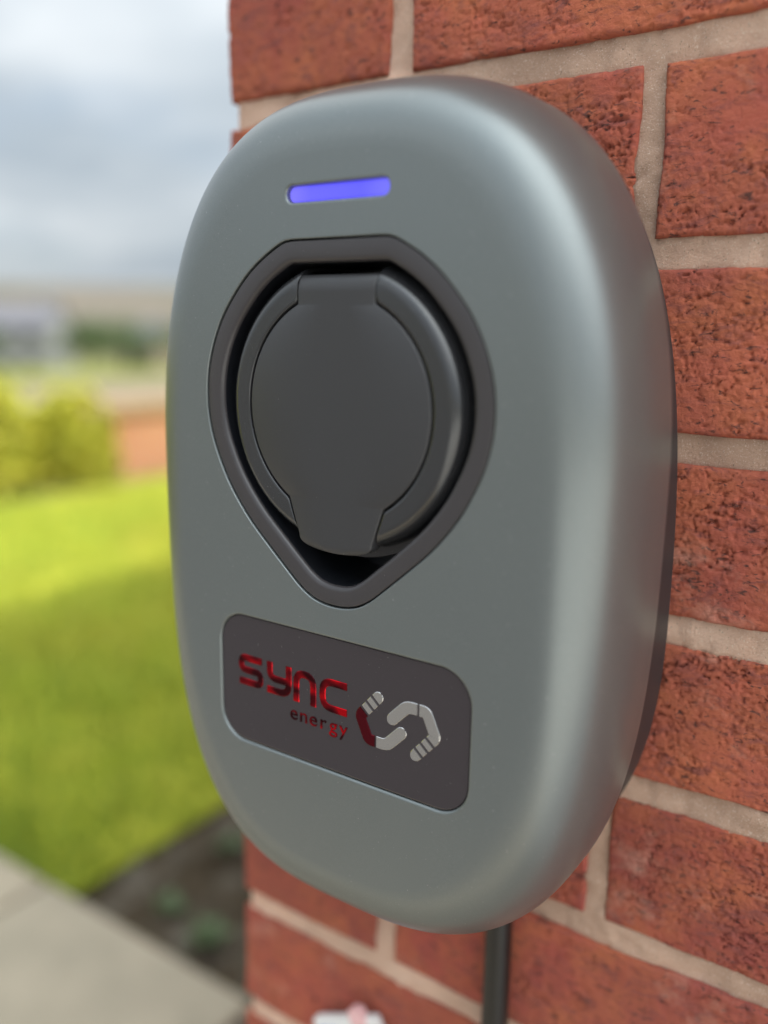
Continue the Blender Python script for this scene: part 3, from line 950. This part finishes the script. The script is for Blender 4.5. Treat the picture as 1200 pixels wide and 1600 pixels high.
def low_plant(name, loc, rad, hgt, n, seed, label):
    t = empty(name, loc); tag(t, label, 'plant', 'young plants in the bed')
    rs = random.Random(seed)
    for k in range(n):
        a = k * 2.4 + rs.uniform(-.3, .3); L = rad * rs.uniform(.7, 1.1); up = hgt * rs.uniform(.5, 1.1)
        mb = MB(); rows = []
        for q in range(6):
            u = q / 5; w = L * .28 * math.sin(math.pi * min(u * .9 + .1, 1)) + .0005
            r_ = L * u; z = up * math.sin(u * 2.0)
            ca, sa = math.cos(a), math.sin(a)
            rows.append([(ca * r_ - sa * w, sa * r_ + ca * w, z + .004), (ca * r_, sa * r_, z), (ca * r_ + sa * w, sa * r_ - ca * w, z + .004)])
        mb.rings(rows, closed=False)
        mb.build('leaf', WEED, t, True)
low_plant('young_plant', (-.97, .97, .012), .042, .035, 9, 1, 'pale green young plant in the dark bed, farthest from the paving')
low_plant('young_plant', (-.92, .735, .012), .038, .03, 8, 2, 'pale green young plant in the dark bed beside the paving edge, nearest the lawn')
low_plant('young_plant', (-.775, .705, .012), .045, .045, 10, 3, 'greenest young plant in the dark bed, nearest the brick corner')
low_plant('young_plant', (-.70, .90, .012), .03, .03, 7, 4, 'small pale young plant in the bed, close against the house corner')

# hedge at the far side of the lawn
def hedge_sampler(x0, x1, y0, y1, h, seed):
    def f(rs):
        while True:
            x, y, z = rs.uniform(-1, 1, 3); z = (z + 1) / 2
            q = abs(x) ** 3 + abs(y) ** 4 + z ** 3
            lump = .82 + .18 * math.sin(y * 9 + seed) * math.sin(z * 7 + x * 4)
            if q < lump and (q > .35 or rs.rand() < .25): return ((x0 + x1) / 2 + x * (x1 - x0) / 2, (y0 + y1) / 2 + y * (y1 - y0) / 2, .02 + z * h)
    return f
def bush(name, x0, x1, y0, y1, h, n, size, seed, mat, label, cat):
    t = empty(name, ((x0 + x1) / 2, (y0 + y1) / 2, 0)); tag(t, label, cat)
    V, Q = leaf_cloud(n, hedge_sampler(x0, x1, y0, y1, h, seed), size, seed)
    V = V - np.array(t.location)
    link_mesh('foliage', fastmesh('foliage', V, Q, False), mat, t)
    mb = MB()
    rs = random.Random(seed)
    for k in range(9):
        bx_ = rs.uniform(-.5, .5) * (x1 - x0) * .5; by_ = rs.uniform(-.5, .5) * (y1 - y0) * .8
        mb.tube([(bx_, by_, -.02), (bx_ + rs.uniform(-.1, .1), by_ + rs.uniform(-.1, .1), h * .75)], [.018, .006], 6)
    mb.build('stems', BARK, t)
bush('hedge', -6.1, -5.05, -3.0, 3.85, 1.16, 34000, .045, 11, HEDGE, 'clipped yellow-green hedge at the far side of the lawn', 'hedge')
bush('shrub', -5.85, -5.15, 3.6, 4.2, .72, 5000, .04, 12, HEDGE, 'rounded yellow-green shrub at the end of the hedge', 'shrub')

# low garden wall of orange brick
mt = Mat('orange_garden_brick', rough=.85)
bt = mt.node('ShaderNodeTexBrick'); bt.inputs['Scale'].default_value = 1.0
bt.inputs['Brick Width'].default_value = .225; bt.inputs['Row Height'].default_value = .075; bt.inputs['Mortar Size'].default_value = .006
bt.inputs['Color1'].default_value = (.42, .16, .075, 1); bt.inputs['Color2'].default_value = (.50, .22, .11, 1); bt.inputs['Mortar'].default_value = (.45, .36, .26, 1)
cb_ = mt.node('ShaderNodeCombineXYZ'); sp_ = mt.node('ShaderNodeSeparateXYZ'); mt.t.links.new(mt.coord(), sp_.inputs[0])
mt.t.links.new(sp_.outputs[1], cb_.inputs[0]); mt.t.links.new(sp_.outputs[2], cb_.inputs[1]); mt.t.links.new(cb_.outputs[0], bt.inputs['Vector'])
mt.set('Base Color', bt.outputs[0]); GBRICK = mt.m
COPING = Mat('sandstone_coping', (.34, .24, .14), .9).m
gw = empty('garden_wall', (-5.4, 6.4, 0)); tag(gw, 'low orange brick garden wall with sandstone coping beyond the lawn', 'wall')
mb = MB(); mb.box(-.11, .11, -2.5, 3.2, -.05, .52); mb.build('brickwork', GBRICK, gw)
for k in range(9):
    mb = MB(); mb.box(-.15, .15, -2.52 + k * .64, -2.52 + k * .64 + .63, .522, .60); mb.build('coping_stone', COPING, gw)

# ------------------------------------------------------------------ far: trees, houses
CX, CY = .3402, -.3523
def polar(az, dist):               # az measured from -X towards +Y, from the camera
    x = CX - dist * math.cos(R(az)); y = CY + dist * math.sin(R(az))
    return x, y, terrain_h(x, y)
def tree(az, dist, hgt, rad, seed, label, mat=TREE):
    x, y, z = polar(az, dist); t = empty('tree', (x, y, z)); tag(t, label, 'tree', 'trees in the valley')
    rs = random.Random(seed); mb = MB()
    mb.tube([(0, 0, -.3), (rs.uniform(-.1, .1), rs.uniform(-.1, .1), hgt * .35), (0, 0, hgt * .75)], [hgt * .04, hgt * .03, hgt * .01], 8)
    cl = []
    for k in range(9):
        a = rs.uniform(0, 6.28); r_ = rad * rs.uniform(.25, .75); zc = hgt * rs.uniform(.42, .85)
        cl.append((r_ * math.cos(a), r_ * math.sin(a), zc, rad * rs.uniform(.35, .55)))
        mb.tube([(0, 0, hgt * .32), (r_ * math.cos(a) * .8, r_ * math.sin(a) * .8, zc)], [hgt * .015, hgt * .005], 5)
    mb.build('trunk', BARK, t)
    def f(q):
        c = cl[q.randint(len(cl))]; v = q.normal(size=3); v /= np.linalg.norm(v); v *= c[3] * q.rand() ** .35
        return (c[0] + v[0], c[1] + v[1], c[2] + v[2] * .8)
    V, Q = leaf_cloud(1800, f, hgt * .035, seed)
    link_mesh('crown', fastmesh('crown', V, Q, False), mat, t)
PALE = Mat('pale_render', (.22, .22, .225), .8).m; CREAM = Mat('cream_render', (.25, .20, .15), .8).m
SLATE = Mat('slate_roof', (.10, .10, .115), .7).m; GLASSM = Mat('dark_window', (.03, .035, .045), .1).m
def far_house(az, dist, w, dp, eh, rh, rot, wm, rm, label):
    x, y, z = polar(az, dist); t = empty('cottage', (x, y, z), R(rot)); tag(t, label, 'house', 'houses in the valley')
    mb = MB(); mb.box(-w / 2, w / 2, -dp / 2, dp / 2, -1, eh)
    mb.add([(-w / 2, -dp / 2, eh), (-w / 2, dp / 2, eh), (-w / 2, 0, eh + rh)], [(0, 2, 1)])
    mb.add([(w / 2, -dp / 2, eh), (w / 2, dp / 2, eh), (w / 2, 0, eh + rh)], [(0, 1, 2)])
    mb.build('wall', wm, t)
    mb = MB(); ov = .3
    for s in (-1, 1):
        mb.add([(-w / 2 - ov, s * (dp / 2 + ov), eh - .25), (w / 2 + ov, s * (dp / 2 + ov), eh - .25), (w / 2 + ov, 0, eh + rh + .06), (-w / 2 - ov, 0, eh + rh + .06),
                (-w / 2 - ov, s * (dp / 2 + ov), eh - .12), (w / 2 + ov, s * (dp / 2 + ov), eh - .12), (w / 2 + ov, 0, eh + rh + .2), (-w / 2 - ov, 0, eh + rh + .2)],
               [(0, 1, 2, 3), (4, 7, 6, 5), (0, 4, 5, 1), (1, 5, 6, 2), (3, 2, 6, 7), (0, 3, 7, 4)])
    rf = mb.build('roof', rm, t)
    mb = MB(); mb.box(w * .3, w * .3 + .9, -.35, .35, eh + rh * .5, eh + rh + .9); mb.build('chimney', wm, rf)
    for s in (-1, 1):
        for fx in (-.3, 0, .3):
            for fz in (.9, 3.4):
                if fz + 1.2 > eh: continue
                mb = MB(); mb.box(w * fx - .55, w * fx + .55, s * (dp / 2 + .02) - .03, s * (dp / 2 + .02) + .03, fz, fz + 1.2); mb.build('window', GLASSM, t)
far_house(33.2, 95, 9, 7, 4.6, 2.2, 35, PALE, SLATE, 'white rendered cottage with a slate roof, left of the tree in the valley')
far_house(41.5, 130, 10, 7, 4.8, 2.4, -10, CREAM, SLATE, 'cream cottage with a slate roof under the brown hillside')
far_house(29.0, 140, 9, 7, 4.8, 2.4, 60, PALE, ROOF, 'pale cottage with a red-brown roof at the left edge of the valley')
tree(37.2, 62, 3.6, 2.3, 1, 'dark green round tree standing right of the white cottage')
tree(38.6, 70, 4.0, 2.3, 2, 'dark green tree right behind the roundest tree in the valley')
tree(31.0, 80, 4.2, 3.0, 3, 'grey-green tree at the left, in front of the pale cottage')
tree(34.8, 150, 7.0, 4.0, 4, 'far green tree below the hillside, above the white cottage roof')
tree(43.5, 75, 4.4, 3.0, 5, 'green tree half hidden by the left edge of the charger')
tree(40.4, 48, 2.6, 1.8, 6, 'low dark tree just over the road, under the cream cottage')
